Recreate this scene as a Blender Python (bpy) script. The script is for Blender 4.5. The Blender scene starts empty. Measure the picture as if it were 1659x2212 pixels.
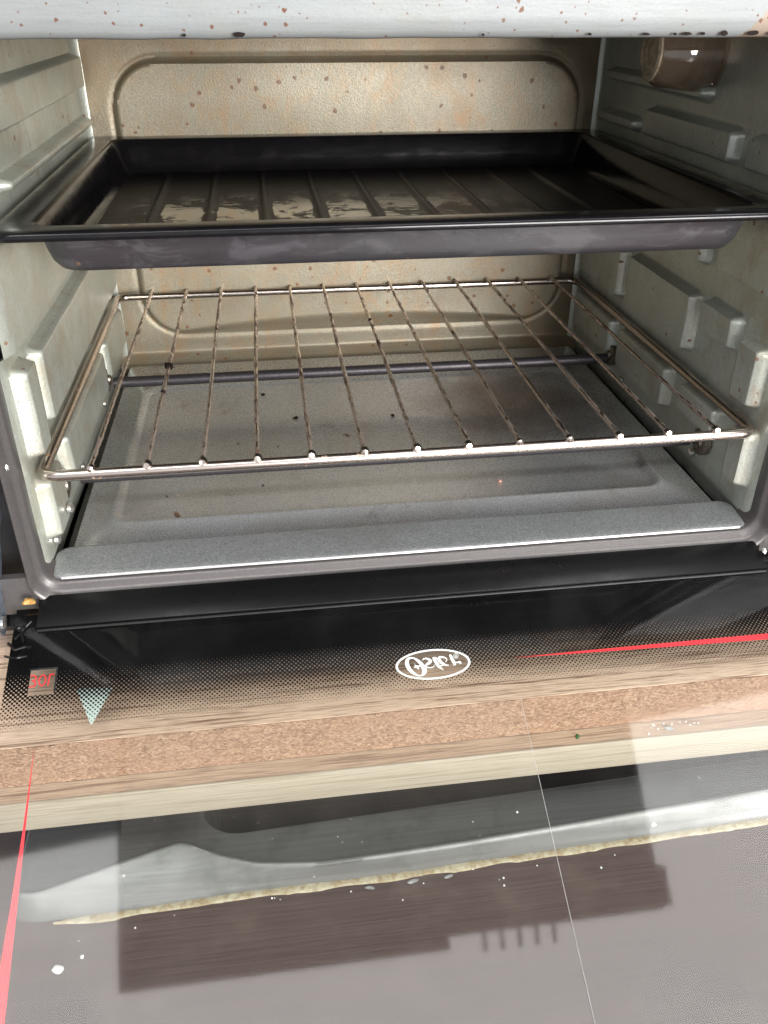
import bpy, bmesh, math, random
from mathutils import Vector, Matrix, noise
random.seed(7)
R = math.radians
scn = bpy.context.scene
COL = scn.collection

# ------------------------------------------------------------------ camera, world, lamps, exposure
cam_d = bpy.data.cameras.new('camera')
cam = bpy.data.objects.new('camera', cam_d); COL.objects.link(cam)
cam.location = (-0.0636, -0.3508, 0.1834)
cam.rotation_euler = (R(58.8825), R(-0.1016), R(-7.8474))
cam_d.sensor_fit = 'HORIZONTAL'; cam_d.sensor_width = 36.0
cam_d.lens = 36.0 * 1839.25 / 1659.0
cam_d.clip_start = 0.01; cam_d.clip_end = 60
scn.camera = cam

world = bpy.data.worlds.new('World'); scn.world = world; world.use_nodes = True
bg = world.node_tree.nodes['Background']
bg.inputs['Color'].default_value = (0.93, 0.95, 1.0, 1); bg.inputs['Strength'].default_value = 0.68

def area(name, loc, target, sx, sy, power, color):
    d = bpy.data.lights.new(name, 'AREA'); d.shape = 'RECTANGLE'; d.size = sx; d.size_y = sy
    d.energy = power; d.color = color
    o = bpy.data.objects.new(name, d); COL.objects.link(o); o.location = loc
    v = Vector(target) - Vector(loc); o.rotation_euler = v.to_track_quat('-Z', 'Y').to_euler()
    return o
area('window_light', (0.66, -1.70, 0.30), (0.0, 0.1, 0.05), 0.9, 0.75, 56, (1.0, 0.97, 0.94))
cl = area('ceiling_light', (0.35, -0.74, 2.3), (0.35, -0.7401, 0.0), 3.0, 1.40, 80, (1.0, 0.985, 0.965))
cl.rotation_euler = (0, 0, R(6))

scn.view_settings.view_transform = 'Standard'; scn.view_settings.look = 'None'
scn.view_settings.exposure = 0.42; scn.view_settings.gamma = 1.0
try: scn.view_settings.use_curve_mapping = False
except Exception: pass
scn.cycles.max_bounces = 10; scn.cycles.transparent_max_bounces = 16

# ------------------------------------------------------------------ node helper
class NT:
    def __init__(s, name):
        s.m = bpy.data.materials.new(name); s.m.use_nodes = True
        s.t = s.m.node_tree; s.t.nodes.clear()
        s.out = s.t.nodes.new('ShaderNodeOutputMaterial')
        s.tc = s.t.nodes.new('ShaderNodeTexCoord')
        s.obj = s.tc.outputs['Object']
    def n(s, typ, **kw):
        nd = s.t.nodes.new(typ)
        for k, v in kw.items(): setattr(nd, k, v)
        return nd
    def link(s, a, b): s.t.links.new(a, b)
    def put(s, sock, v):
        if isinstance(v, (int, float)): sock.default_value = v
        elif isinstance(v, tuple): sock.default_value = v if len(v) == len(sock.default_value) else (*v, 1)[:len(sock.default_value)]
        else: s.link(v, sock)
    def math(s, op, a, b=0.0, c=0.0, clamp=False):
        nd = s.n('ShaderNodeMath', operation=op, use_clamp=clamp)
        s.put(nd.inputs[0], a); s.put(nd.inputs[1], b); s.put(nd.inputs[2], c)
        return nd.outputs[0]
    def mapping(s, scale=(1, 1, 1), loc=(0, 0, 0), rot=(0, 0, 0), vec=None):
        nd = s.n('ShaderNodeMapping'); s.link(vec or s.obj, nd.inputs['Vector'])
        nd.inputs['Scale'].default_value = scale; nd.inputs['Location'].default_value = loc; nd.inputs['Rotation'].default_value = rot
        return nd.outputs[0]
    def noise(s, scale, detail=4, rough=0.55, vec=None, dist=0.0, out=0):
        nd = s.n('ShaderNodeTexNoise'); s.link(vec or s.obj, nd.inputs['Vector'])
        nd.inputs['Scale'].default_value = scale; nd.inputs['Detail'].default_value = detail
        nd.inputs['Roughness'].default_value = rough; nd.inputs['Distortion'].default_value = dist
        return nd.outputs[out]
    def vor(s, scale, vec=None, feature='F1'):
        nd = s.n('ShaderNodeTexVoronoi', feature=feature); s.link(vec or s.obj, nd.inputs['Vector'])
        nd.inputs['Scale'].default_value = scale
        return nd
    def ramp(s, f, stops):
        nd = s.n('ShaderNodeValToRGB'); s.link(f, nd.inputs[0])
        el = nd.color_ramp.elements
        while len(el) < len(stops): el.new(0.5)
        for e, (p, c) in zip(el, stops):
            e.position = p; e.color = (c, c, c, 1) if isinstance(c, (int, float)) else (*c, 1)
        return nd.outputs[0]
    def smooth(s, v, a, b, lo=0.0, hi=1.0):
        nd = s.n('ShaderNodeMapRange', interpolation_type='SMOOTHSTEP'); s.put(nd.inputs[0], v)
        nd.inputs[1].default_value = a; nd.inputs[2].default_value = b
        nd.inputs[3].default_value = lo; nd.inputs[4].default_value = hi
        return nd.outputs[0]
    def mix(s, f, a, b):
        nd = s.n('ShaderNodeMix', data_type='RGBA'); s.put(nd.inputs[0], f); s.put(nd.inputs[6], a); s.put(nd.inputs[7], b)
        return nd.outputs[2]
    def sep(s, vec=None):
        nd = s.n('ShaderNodeSeparateXYZ'); s.link(vec or s.obj, nd.inputs[0]); return nd.outputs
    def specks(s, scale, dens, size, vec=None, wob=0.0):
        v = vec or s.obj
        if wob:
            c = s.noise(scale * 2.2, 3, 0.6, vec=v, out=1)
            ma = s.n('ShaderNodeVectorMath', operation='MULTIPLY_ADD'); s.link(c, ma.inputs[0])
            ma.inputs[1].default_value = (wob / scale,) * 3; s.link(v, ma.inputs[2]); v = ma.outputs[0]
        vo = s.vor(scale, v); r = s.sep(vo.outputs['Color'])
        gate = s.math('LESS_THAN', r[0], dens)
        rad = s.math('MULTIPLY_ADD', s.math('MULTIPLY', r[1], r[1]), size, size * 0.25)
        q = s.math('DIVIDE', vo.outputs['Distance'], rad)
        return s.math('MULTIPLY', s.smooth(q, 0.7, 1.05, 1.0, 0.0), gate)
    def bump(s, h, strength, dist):
        nd = s.n('ShaderNodeBump'); nd.inputs['Strength'].default_value = strength; nd.inputs['Distance'].default_value = dist
        s.link(h, nd.inputs['Height']); return nd.outputs[0]
    def pbr(s, color, rough=0.5, metal=0.0, normal=None, **kw):
        p = s.n('ShaderNodeBsdfPrincipled')
        s.put(p.inputs['Base Color'], color); s.put(p.inputs['Roughness'], rough); s.put(p.inputs['Metallic'], metal)
        if normal is not None: s.link(normal, p.inputs['Normal'])
        for k, v in kw.items(): s.put(p.inputs[k], v)
        s.link(p.outputs[0], s.out.inputs[0]); s.p = p
        return s.m

M = {}
def galv(name, base, base2, stain, stain_amt, rust=0.10, metal=0.25, rough=0.42, speck=1.0, vert=True, k=1.0, grime=0.0, rcol=(0.15, 0.055, 0.016), bmp=0.25, corner=False, tint=0.0, spk=0.35):
    t = NT(name)
    fine = t.noise(900, 2, 0.7)
    grain = t.noise(1, 3, 0.6, vec=t.mapping((900, 900, 90) if vert else (60, 900, 900)))
    big = t.noise(14, 5, 0.6)
    c = t.mix(t.smooth(big, 0.3, 0.7), base, base2)
    c = t.mix(t.math('MULTIPLY', t.smooth(fine, 0.44, 0.60), spk), c, tuple(x * 0.62 for x in base))
    c = t.mix(t.math('MULTIPLY', t.smooth(grain, 0.45, 0.7), 0.22), c, tuple(x * 0.6 for x in base2))
    st = t.noise(26, 6, 0.65, dist=0.6)
    c = t.mix(t.math('MULTIPLY', t.smooth(st, 0.48, 0.72), stain_amt), c, stain)
    if grime:
        gv = t.noise(1, 6, 0.7, vec=t.mapping((75, 75, 34)), dist=1.0); gl = t.noise(9, 3, 0.6)
        c = t.mix(t.math('MULTIPLY', t.math('MULTIPLY', t.smooth(gv, 0.47, 0.66), t.smooth(gl, 0.30, 0.62)), grime), c, (0.33, 0.19, 0.085))
        gs = t.noise(420, 3, 0.7)
        c = t.mix(t.math('MULTIPLY', t.smooth(gs, 0.52, 0.68), grime * 0.7), c, (0.34, 0.25, 0.15))
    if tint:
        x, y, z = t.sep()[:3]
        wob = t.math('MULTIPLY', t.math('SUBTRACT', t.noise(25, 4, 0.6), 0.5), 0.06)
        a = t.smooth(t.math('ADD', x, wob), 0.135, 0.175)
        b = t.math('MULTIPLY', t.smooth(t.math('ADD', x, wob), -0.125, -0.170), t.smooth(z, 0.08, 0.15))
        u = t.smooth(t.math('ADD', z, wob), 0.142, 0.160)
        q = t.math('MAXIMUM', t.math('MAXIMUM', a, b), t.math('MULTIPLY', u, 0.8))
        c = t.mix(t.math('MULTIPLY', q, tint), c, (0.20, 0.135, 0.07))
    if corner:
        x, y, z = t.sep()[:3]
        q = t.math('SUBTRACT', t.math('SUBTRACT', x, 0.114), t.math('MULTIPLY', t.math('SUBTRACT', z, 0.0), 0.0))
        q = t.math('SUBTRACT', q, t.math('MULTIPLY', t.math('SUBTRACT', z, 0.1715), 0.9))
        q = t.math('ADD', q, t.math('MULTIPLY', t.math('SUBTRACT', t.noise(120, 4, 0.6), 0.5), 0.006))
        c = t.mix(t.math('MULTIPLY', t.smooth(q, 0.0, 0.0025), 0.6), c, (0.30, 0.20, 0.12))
    sp1 = t.specks(55 * k, rust, 0.16, wob=0.5)
    sp2 = t.specks(150 * k, rust * 0.9, 0.30, wob=0.5)
    sp = t.math('MAXIMUM', sp1, t.math('MULTIPLY', sp2, 0.85))
    c = t.mix(t.math('MULTIPLY', sp, speck), c, rcol)
    bm = t.bump(t.math('ADD', fine, t.math('MULTIPLY', big, 2.0)), bmp, 0.0006)
    mt = t.math('MULTIPLY', t.math('SUBTRACT', 1.0, sp), metal)
    rg = t.math('MULTIPLY_ADD', big, 0.2, rough - 0.1)
    return t.pbr(c, rg, mt, bm)
M['wall'] = galv('galvanised_side', (0.57, 0.605, 0.545), (0.48, 0.51, 0.445), (0.36, 0.29, 0.18), 0.45, rust=0.13, grime=0.30, metal=0.45, rough=0.34, k=1.7, rcol=(0.20, 0.085, 0.03))
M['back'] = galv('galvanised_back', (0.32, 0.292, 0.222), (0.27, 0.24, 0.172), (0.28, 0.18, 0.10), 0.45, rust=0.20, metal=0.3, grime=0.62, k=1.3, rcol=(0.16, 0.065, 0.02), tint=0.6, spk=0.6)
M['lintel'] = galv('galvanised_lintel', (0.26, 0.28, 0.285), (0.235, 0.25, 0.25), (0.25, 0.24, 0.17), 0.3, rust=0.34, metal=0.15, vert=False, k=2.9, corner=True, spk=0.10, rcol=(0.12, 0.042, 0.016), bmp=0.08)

def m_tray():
    t = NT('spangled_zinc')
    v = t.mapping((1, 1, 0.2))
    fl = t.noise(1100, 2, 0.55, vec=v, dist=1.2)
    big = t.noise(16, 4, 0.6)
    c = t.mix(t.smooth(fl, 0.42, 0.60), (0.46, 0.475, 0.48), (0.54, 0.555, 0.56))
    c = t.mix(t.math('MULTIPLY', t.smooth(big, 0.45, 0.75), 0.35), c, (0.38, 0.32, 0.26))
    st = t.noise(22, 5, 0.7, dist=1.0)
    c = t.mix(t.math('MULTIPLY', t.smooth(st, 0.60, 0.74), 0.6), c, (0.13, 0.07, 0.04))
    x, y, z = t.sep()[:3]
    dx = t.math('DIVIDE', t.math('SUBTRACT', x, 0.095), 0.075); dy = t.math('DIVIDE', t.math('SUBTRACT', y, 0.165), 0.085)
    rr = t.math('SQRT', t.math('ADD', t.math('MULTIPLY', dx, dx), t.math('MULTIPLY', dy, dy)))
    rr = t.math('ADD', rr, t.math('MULTIPLY', t.math('SUBTRACT', t.noise(30, 5, 0.65), 0.5), 1.2))
    c = t.mix(t.math('MULTIPLY', t.smooth(rr, 1.1, 0.2), 0.72), c, (0.10, 0.062, 0.038))
    sp = t.specks(60, 0.10, 0.13, wob=0.6)
    c = t.mix(t.math('MULTIPLY', sp, 0.8), c, (0.05, 0.025, 0.02))
    rg = t.math('MULTIPLY_ADD', fl, 0.16, 0.20)
    return t.pbr(c, rg, 0.6, t.bump(fl, 0.05, 0.0003))
M['crumb'] = m_tray()
def m_lip():
    t = NT('spangled_zinc_lip')
    fl = t.noise(1150, 2, 0.6, dist=2.0); big = t.noise(12, 4, 0.6)
    c = t.mix(t.smooth(fl, 0.42, 0.60), (0.28, 0.295, 0.305), (0.53, 0.55, 0.555))
    c = t.mix(t.math('MULTIPLY', t.smooth(big, 0.5, 0.75), 0.25), c, (0.20, 0.195, 0.15))
    return t.pbr(c, t.math('MULTIPLY_ADD', fl, 0.2, 0.28), 0.65, t.bump(fl, 0.05, 0.0003))
M['lip'] = m_lip()

def simple(name, col, rough, metal=0.0, nscale=200, amt=0.3, bump=0.15, bd=0.0004, col2=None, **kw):
    t = NT(name); nz = t.noise(nscale, 4, 0.6); lo = t.noise(nscale * 0.12, 4, 0.6)
    c2 = col2 or tuple(x * (1 - amt) for x in col)
    c = t.mix(t.smooth(nz, 0.35, 0.7), col, c2)
    c = t.mix(t.math('MULTIPLY', t.smooth(lo, 0.4, 0.75), 0.5), c, c2)
    rg = t.math('MULTIPLY_ADD', lo, 0.25, rough - 0.12)
    return t.pbr(c, rg, metal, t.bump(nz, bump, bd), **kw)
M['frame'] = simple('frame_paint', (0.118, 0.109, 0.107), 0.34, 0.35, 1500, 0.25, 0.1, 0.0002)
M['shell'] = simple('shell_paint', (0.02, 0.02, 0.021), 0.45, 0.0, 900, 0.2)
M['pan_dark'] = simple('floor_steel', (0.14, 0.14, 0.13), 0.5, 0.5, 400, 0.4)
M['element'] = simple('element_steel', (0.075, 0.068, 0.075), 0.42, 0.55, 700, 0.4)
M['screw'] = simple('screw_steel', (0.75, 0.74, 0.70), 0.25, 0.9, 600, 0.2)
M['washer'] = simple('washer_steel', (0.30, 0.26, 0.21), 0.35, 0.9, 500, 0.4)
M['hinge'] = simple('blued_steel', (0.34, 0.40, 0.48), 0.35, 0.75, 300, 0.35)
M['blackgloss'] = simple('black_enamel', (0.005, 0.005, 0.0055), 0.30, 0.0, 900, 0.3, 0.03, 0.0002, **{'Specular IOR Level': 0.22})
M['blackplastic'] = simple('black_plastic', (0.015, 0.015, 0.016), 0.4, 0.0, 600, 0.3)
M['brass'] = simple('hinge_grease', (0.55, 0.30, 0.08), 0.4, 0.0, 500, 0.5)
M['white_ink'] = simple('white_ink', (0.80, 0.80, 0.80), 0.5, 0.0, 900, 0.06)
M['red_ink'] = simple('red_ink', (0.74, 0.016, 0.030), 0.45, 0.0, 900, 0.1)
M['mint_ink'] = simple('mint_ink', (0.44, 0.50, 0.47), 0.5, 0.0, 900, 0.1)
M['smear'] = simple('dried_residue', (0.33, 0.33, 0.33), 0.6, 0.0, 700, 0.5)
M['flake'] = simple('white_flake', (0.75, 0.76, 0.76), 0.5, 0.0, 700, 0.25)
M['char'] = simple('charred_crumb', (0.016, 0.011, 0.009), 0.8, 0.0, 900, 0.4, **{'Specular IOR Level': 0.15})
M['browncrumb'] = simple('brown_crumb', (0.20, 0.09, 0.05), 0.7, 0.0, 900, 0.5)
M['pinkcrumb'] = simple('pink_crumb', (0.58, 0.32, 0.25), 0.7, 0.0, 900, 0.3)
M['green'] = simple('green_crumb', (0.03, 0.12, 0.03), 0.6, 0.0, 900, 0.4)
M['silicone'] = simple('old_silicone', (0.40, 0.36, 0.26), 0.55, 0.0, 300, 0.2, 0.5, 0.002, col2=(0.25, 0.18, 0.10))
M['hem'] = simple('hem_highlight', (0.62, 0.62, 0.62), 0.35, 0.3)  # folded edge paler than the lip: caught light is painted into its colour
M['sinkline'] = simple('film_edge', (0.45, 0.45, 0.43), 0.4)

def m_nonstick():
    t = NT('black_nonstick')
    n1 = t.noise(90, 5, 0.65); n2 = t.noise(1, 4, 0.65, vec=t.mapping((70, 160, 160))); n3 = t.noise(1300, 2, 0.5)
    c = t.mix(t.smooth(n1, 0.45, 0.75), (0.005, 0.0047, 0.0058), (0.009, 0.0075, 0.0085))
    wear = t.math('MULTIPLY', t.smooth(n2, 0.62, 0.72), 0.06)
    c = t.mix(wear, c, (0.035, 0.028, 0.027))
    rg = t.math('MULTIPLY_ADD', t.smooth(n2, 0.35, 0.7), 0.10, 0.12)
    h = t.math('ADD', t.math('MULTIPLY', n2, 0.6), t.math('MULTIPLY', n3, 0.15))
    return t.pbr(c, rg, 0.0, t.bump(h, 0.08, 0.0006), **{'Specular IOR Level': 0.32})
M['nonstick'] = m_nonstick()
M['skirt_plain'] = simple('scuffed_black_enamel', (0.034, 0.031, 0.037), 0.38, 0.15, 120, 0.45, 0.1, 0.0004, **{'Specular IOR Level': 1.0})
def m_skirt():
    t = NT('scuffed_enamel_front')
    a = t.noise(1, 5, 0.7, vec=t.mapping((38, 60, 90)), dist=0.8); b = t.noise(1, 4, 0.65, vec=t.mapping((150, 200, 90)), dist=0.5); lo = t.noise(11, 3, 0.6)
    c = t.mix(t.smooth(lo, 0.35, 0.65), (0.030, 0.0255, 0.030), (0.032, 0.032, 0.037))
    c = t.mix(t.math('MULTIPLY', t.smooth(a, 0.50, 0.60), 0.55), c, (0.075, 0.071, 0.079))
    c = t.mix(t.math('MULTIPLY', t.smooth(b, 0.62, 0.68), 0.7), c, (0.016, 0.014, 0.016))
    c = t.mix(t.math('MULTIPLY', t.specks(130, 0.10, 0.2, wob=0.6), 0.7), c, (0.16, 0.09, 0.05))
    return t.pbr(c, t.math('MULTIPLY_ADD', a, 0.3, 0.22), 0.15, t.bump(t.math('ADD', a, b), 0.10, 0.0004), **{'Specular IOR Level': 1.0})
M['skirt'] = m_skirt()
def m_grease():
    t = NT('worn_nonstick_floor')
    x, y, z = t.sep()[:3]
    n1 = t.noise(1, 6, 0.72, vec=t.mapping((42, 30, 30)), dist=0.3); n2 = t.noise(420, 3, 0.6)
    n3 = t.noise(1, 4, 0.65, vec=t.mapping((60, 520, 100)))
    win = t.math('MULTIPLY', t.math('MULTIPLY', t.smooth(x, -0.140, -0.115), t.smooth(x, 0.115, -0.06, 0.0, 1.0)), t.math('MULTIPLY', t.smooth(y, 0.02, 0.045), t.smooth(y, 0.185, 0.120)))
    ph = t.math('FRACT', t.math('DIVIDE', t.math('ADD', x, 0.146), 0.0292))
    top = t.math('MULTIPLY', t.smooth(ph, 0.00, 0.05), t.smooth(ph, 0.80, 0.74))
    wear = t.math('ADD', t.math('MULTIPLY', n1, 1.0), t.math('MULTIPLY_ADD', n3, 0.40, t.math('MULTIPLY_ADD', top, 0.16, -0.10)))
    wear = t.math('MULTIPLY', t.smooth(wear, 0.735, 0.785), win)
    c = t.mix(wear, (0.006, 0.0055, 0.006), (0.50, 0.475, 0.39))
    rg = t.math('MULTIPLY_ADD', wear, -0.26, t.math('MULTIPLY_ADD', n3, 0.20, 0.24))
    return t.pbr(c, rg, t.math('MULTIPLY', wear, 0.8), t.bump(t.math('ADD', n2, wear), 0.05, 0.0003), **{'Specular IOR Level': 0.15})
M['grease'] = m_grease()

def m_chrome(grime):
    t = NT('rack_chrome' if not grime else 'grimy_rack_chrome')
    n1 = t.noise(1, 4, 0.7, vec=t.mapping((500, 90, 500))); n2 = t.noise(35, 3, 0.6)
    g = t.math('MULTIPLY', t.smooth(n1, 0.42, 0.62), t.smooth(n2, 0.34, 0.58))
    if not grime: g = t.math('MULTIPLY', t.specks(120, 0.22, 0.34, wob=0.8), 0.9)
    c = t.mix(g, (0.56, 0.49, 0.44), (0.12, 0.06, 0.032) if grime else (0.42, 0.22, 0.09))
    mt = t.math('SUBTRACT', 1.0, g)
    return t.pbr(c, t.math('MULTIPLY_ADD', g, 0.4, 0.24), mt, t.bump(n1, 0.3 if grime else 0.05, 0.0005))
M['chrome'] = m_chrome(False); M['rodchrome'] = m_chrome(True)

def m_wood(name, a, b, dark, sc=(5, 160, 160), strength=1.0):
    t = NT(name)
    v = t.mapping(sc)
    g1 = t.noise(1, 5, 0.65, vec=v, dist=0.7)
    g2 = t.noise(1, 3, 0.6, vec=t.mapping((sc[0] * 5, sc[1] * 5, sc[2] * 5)))
    g3 = t.noise(1, 3, 0.5, vec=t.mapping((2.2, 26, 26)), dist=0.8)
    c = t.mix(t.smooth(g3, 0.3, 0.7), a, b)
    c = t.mix(t.math('MULTIPLY', t.smooth(g1, 0.50, 0.64), 0.85 * strength), c, dark)
    c = t.mix(t.math('MULTIPLY', t.smooth(g2, 0.46, 0.66), 0.55 * strength), c, tuple(x * 0.75 for x in dark))
    return t.pbr(c, 0.5, 0.0, t.bump(t.math('ADD', g1, g2), 0.12, 0.0006))
M['wood'] = m_wood('laminate_wood', (0.76, 0.555, 0.42), (0.69, 0.485, 0.36), (0.25, 0.14, 0.09), sc=(16, 700, 700), strength=1.15)
M['wood_shaded'] = m_wood('shaded_ledge_wood', (0.50, 0.37, 0.27), (0.43, 0.305, 0.225), (0.20, 0.125, 0.085), sc=(12, 420, 420))  # darker brown: shadow under the chipboard overhang is put into the colour
M['lightwood'] = m_wood('pale_edge_band', (0.42, 0.365, 0.30), (0.37, 0.315, 0.25), (0.25, 0.20, 0.14), sc=(10, 600, 600), strength=0.8)
def m_chip():
    t = NT('raw_chipboard')
    v = t.mapping((1, 1.0, 1.5))
    vo = t.vor(900, v); r = t.sep(vo.outputs['Color'])
    n1 = t.noise(1300, 3, 0.7, vec=v, dist=1.0); n2 = t.noise(40, 3, 0.6)
    c = t.ramp(r[0], [(0.0, (0.20, 0.115, 0.078)), (0.35, (0.31, 0.185, 0.12)), (0.7, (0.365, 0.228, 0.153)), (1.0, (0.45, 0.30, 0.21))])
    c = t.mix(t.math('MULTIPLY', t.smooth(n1, 0.50, 0.68), 0.55), c, (0.25, 0.12, 0.06))
    c = t.mix(t.math('MULTIPLY', t.smooth(n2, 0.4, 0.7), 0.35), c, (0.39, 0.225, 0.155))
    return t.pbr(c, 0.8, 0.0, t.bump(t.math('ADD', n1, r[1]), 0.5, 0.0012))
M['chip'] = m_chip()
def m_counter():
    t = NT('brushed_laminate')
    g = t.noise(1, 4, 0.65, vec=t.mapping((22, 1900, 300))); g2 = t.noise(1, 3, 0.6, vec=t.mapping((9, 420, 100))); n = t.noise(30, 4, 0.6)
    c = t.mix(t.smooth(g, 0.38, 0.64), (0.090, 0.060, 0.056), (0.055, 0.036, 0.034))
    c = t.mix(t.math('MULTIPLY', t.smooth(g2, 0.4, 0.7), 0.45), c, (0.085, 0.055, 0.052))
    c = t.mix(t.math('MULTIPLY', t.smooth(n, 0.5, 0.75), 0.3), c, (0.16, 0.125, 0.11))
    return t.pbr(c, 0.42, 0.0, t.bump(g, 0.1, 0.0003))
M['counter'] = m_counter()
def m_sink():
    t = NT('stained_steel')
    g = t.noise(1, 4, 0.6, vec=t.mapping((14, 500, 300))); n = t.noise(40, 5, 0.65)
    c = t.mix(t.smooth(g, 0.35, 0.7), (0.21, 0.205, 0.203), (0.17, 0.166, 0.164))
    c = t.mix(t.math('MULTIPLY', t.smooth(n, 0.46, 0.72), 0.75), c, (0.12, 0.12, 0.112))
    c = t.mix(t.math('MULTIPLY', t.specks(200, 0.07, 0.2, wob=0.4), 0.8), c, (0.7, 0.69, 0.66))
    return t.pbr(c, t.math('MULTIPLY_ADD', n, 0.3, 0.34), 0.35, t.bump(g, 0.08, 0.0004))
M['sink'] = m_sink()

def m_glass():
    t = NT('door_glass')
    fr = t.n('ShaderNodeFresnel'); fr.inputs['IOR'].default_value = 1.52
    front = t.math('SUBTRACT', 1.0, t.n('ShaderNodeNewGeometry').outputs['Backfacing'])
    f = t.math('MULTIPLY', t.math('MULTIPLY', fr.outputs[0], 0.80, clamp=True), front)
    tr = t.n('ShaderNodeBsdfTransparent'); tr.inputs[0].default_value = (0.95, 0.965, 0.955, 1)
    gl = t.n('ShaderNodeBsdfGlossy'); gl.inputs['Roughness'].default_value = 0.042
    mx = t.n('ShaderNodeMixShader'); t.link(f, mx.inputs[0]); t.link(tr.outputs[0], mx.inputs[1]); t.link(gl.outputs[0], mx.inputs[2])
    # wiped-on grease haze and dust specks lying on the pane
    h = t.noise(1, 5, 0.6, vec=t.mapping((22, 14, 10)), dist=0.7)
    d = t.math('MULTIPLY_ADD', t.smooth(h, 0.35, 0.8), 0.007, 0.0015)
    d = t.math('ADD', d, t.math('MULTIPLY', t.specks(230, 0.03, 0.11), 0.7))
    d = t.math('MULTIPLY', d, front)
    df = t.n('ShaderNodeBsdfDiffuse'); df.inputs[0].default_value = (0.75, 0.75, 0.73, 1)
    m2 = t.n('ShaderNodeMixShader'); t.link(d, m2.inputs[0]); t.link(mx.outputs[0], m2.inputs[1]); t.link(df.outputs[0], m2.inputs[2])
    t.link(m2.outputs[0], t.out.inputs[0])
    return t.m
M['glass'] = m_glass()
def m_film():
    t = NT('grease_film')
    h = t.noise(1, 5, 0.65, vec=t.mapping((30, 16, 10)), dist=0.8)
    x, y, z = t.sep()[:3]
    fade = t.smooth(y, -0.115, -0.085)
    d = t.math('MULTIPLY', t.math('MULTIPLY_ADD', h, 0.07, 0.01), t.math('MULTIPLY_ADD', fade, 0.85, 0.15))
    edge = t.smooth(t.math('SUBTRACT', 0.0334, t.math('MULTIPLY_ADD', y, -0.03, x)), 0.0, 0.0005, 0.10, 0.0)
    tr = t.n('ShaderNodeBsdfTransparent'); df = t.n('ShaderNodeBsdfDiffuse'); df.inputs[0].default_value = (0.45, 0.42, 0.37, 1)
    mx = t.n('ShaderNodeMixShader'); t.link(d, mx.inputs[0]); t.link(tr.outputs[0], mx.inputs[1]); t.link(df.outputs[0], mx.inputs[2])
    t.link(mx.outputs[0], t.out.inputs[0]); return t.m
M['film'] = m_film()
def m_print():
    # black ceramic band that breaks up into a halftone of dots
    t = NT('halftone_print')
    x, y, z = t.sep()[:3]
    k = 2 * math.pi / 0.00208
    f = t.math('MULTIPLY_ADD', t.math('MULTIPLY', t.math('COSINE', t.math('MULTIPLY', x, k)), t.math('COSINE', t.math('MULTIPLY', y, k))), 0.5, 0.5)
    v = t.math('MULTIPLY', y, -1.0)
    thr = t.n('ShaderNodeMapRange'); t.link(v, thr.inputs[0])
    thr.inputs[1].default_value = 0.0190; thr.inputs[2].default_value = 0.0468; thr.inputs[3].default_value = 0.0; thr.inputs[4].default_value = 1.0
    mask = t.math('GREATER_THAN', f, thr.outputs[0])
    solid = t.math('LESS_THAN', v, 0.0180)
    mask = t.math('MAXIMUM', mask, solid)
    # clear windows behind the oval emblem and the capacity mark
    ex = t.math('DIVIDE', t.math('SUBTRACT', x, -0.0003), 0.0174); ey = t.math('DIVIDE', t.math('SUBTRACT', v, 0.0329), 0.0077)
    el = t.math('GREATER_THAN', t.math('ADD', t.math('MULTIPLY', ex, ex), t.math('MULTIPLY', ey, ey)), 1.0)
    bx = t.math('MULTIPLY', t.math('LESS_THAN', t.math('ABSOLUTE', t.math('SUBTRACT', x, -0.1735)), 0.0056), t.math('LESS_THAN', t.math('ABSOLUTE', t.math('SUBTRACT', v, 0.0240)), 0.0062))
    mask = t.math('MULTIPLY', t.math('MULTIPLY', mask, el), t.math('SUBTRACT', 1.0, bx))
    tr = t.n('ShaderNodeBsdfTransparent'); p = t.n('ShaderNodeBsdfPrincipled')
    p.inputs['Base Color'].default_value = (0.003, 0.003, 0.0035, 1); p.inputs['Roughness'].default_value = 0.5; p.inputs['Specular IOR Level'].default_value = 0.0
    mx = t.n('ShaderNodeMixShader'); t.link(mask, mx.inputs[0]); t.link(tr.outputs[0], mx.inputs[1]); t.link(p.outputs[0], mx.inputs[2])
    t.link(mx.outputs[0], t.out.inputs[0]); return t.m
M['print'] = m_print()
def m_lamp():
    t = NT('lamp_jar_glass')
    gr = t.noise(140, 4, 0.6)
    p = t.pbr(t.mix(gr, (0.70, 0.55, 0.42), (0.42, 0.29, 0.21)), 0.05, 0.0, t.bump(gr, 0.15, 0.0006), **{'Transmission Weight': 0.85, 'Coat Weight': 0.8}); return p
M['lampglass'] = m_lamp()
M['lampcap'] = simple('ceramic_cap', (0.50, 0.40, 0.27), 0.6, 0.0, 350, 0.45)
M['cupboard'] = simple('dark_cupboard', (0.030, 0.020, 0.018), 0.6, 0.0, 60, 0.4)
M['steel'] = simple('hook_steel', (0.5, 0.5, 0.5), 0.3, 0.9, 300, 0.2)

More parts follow.
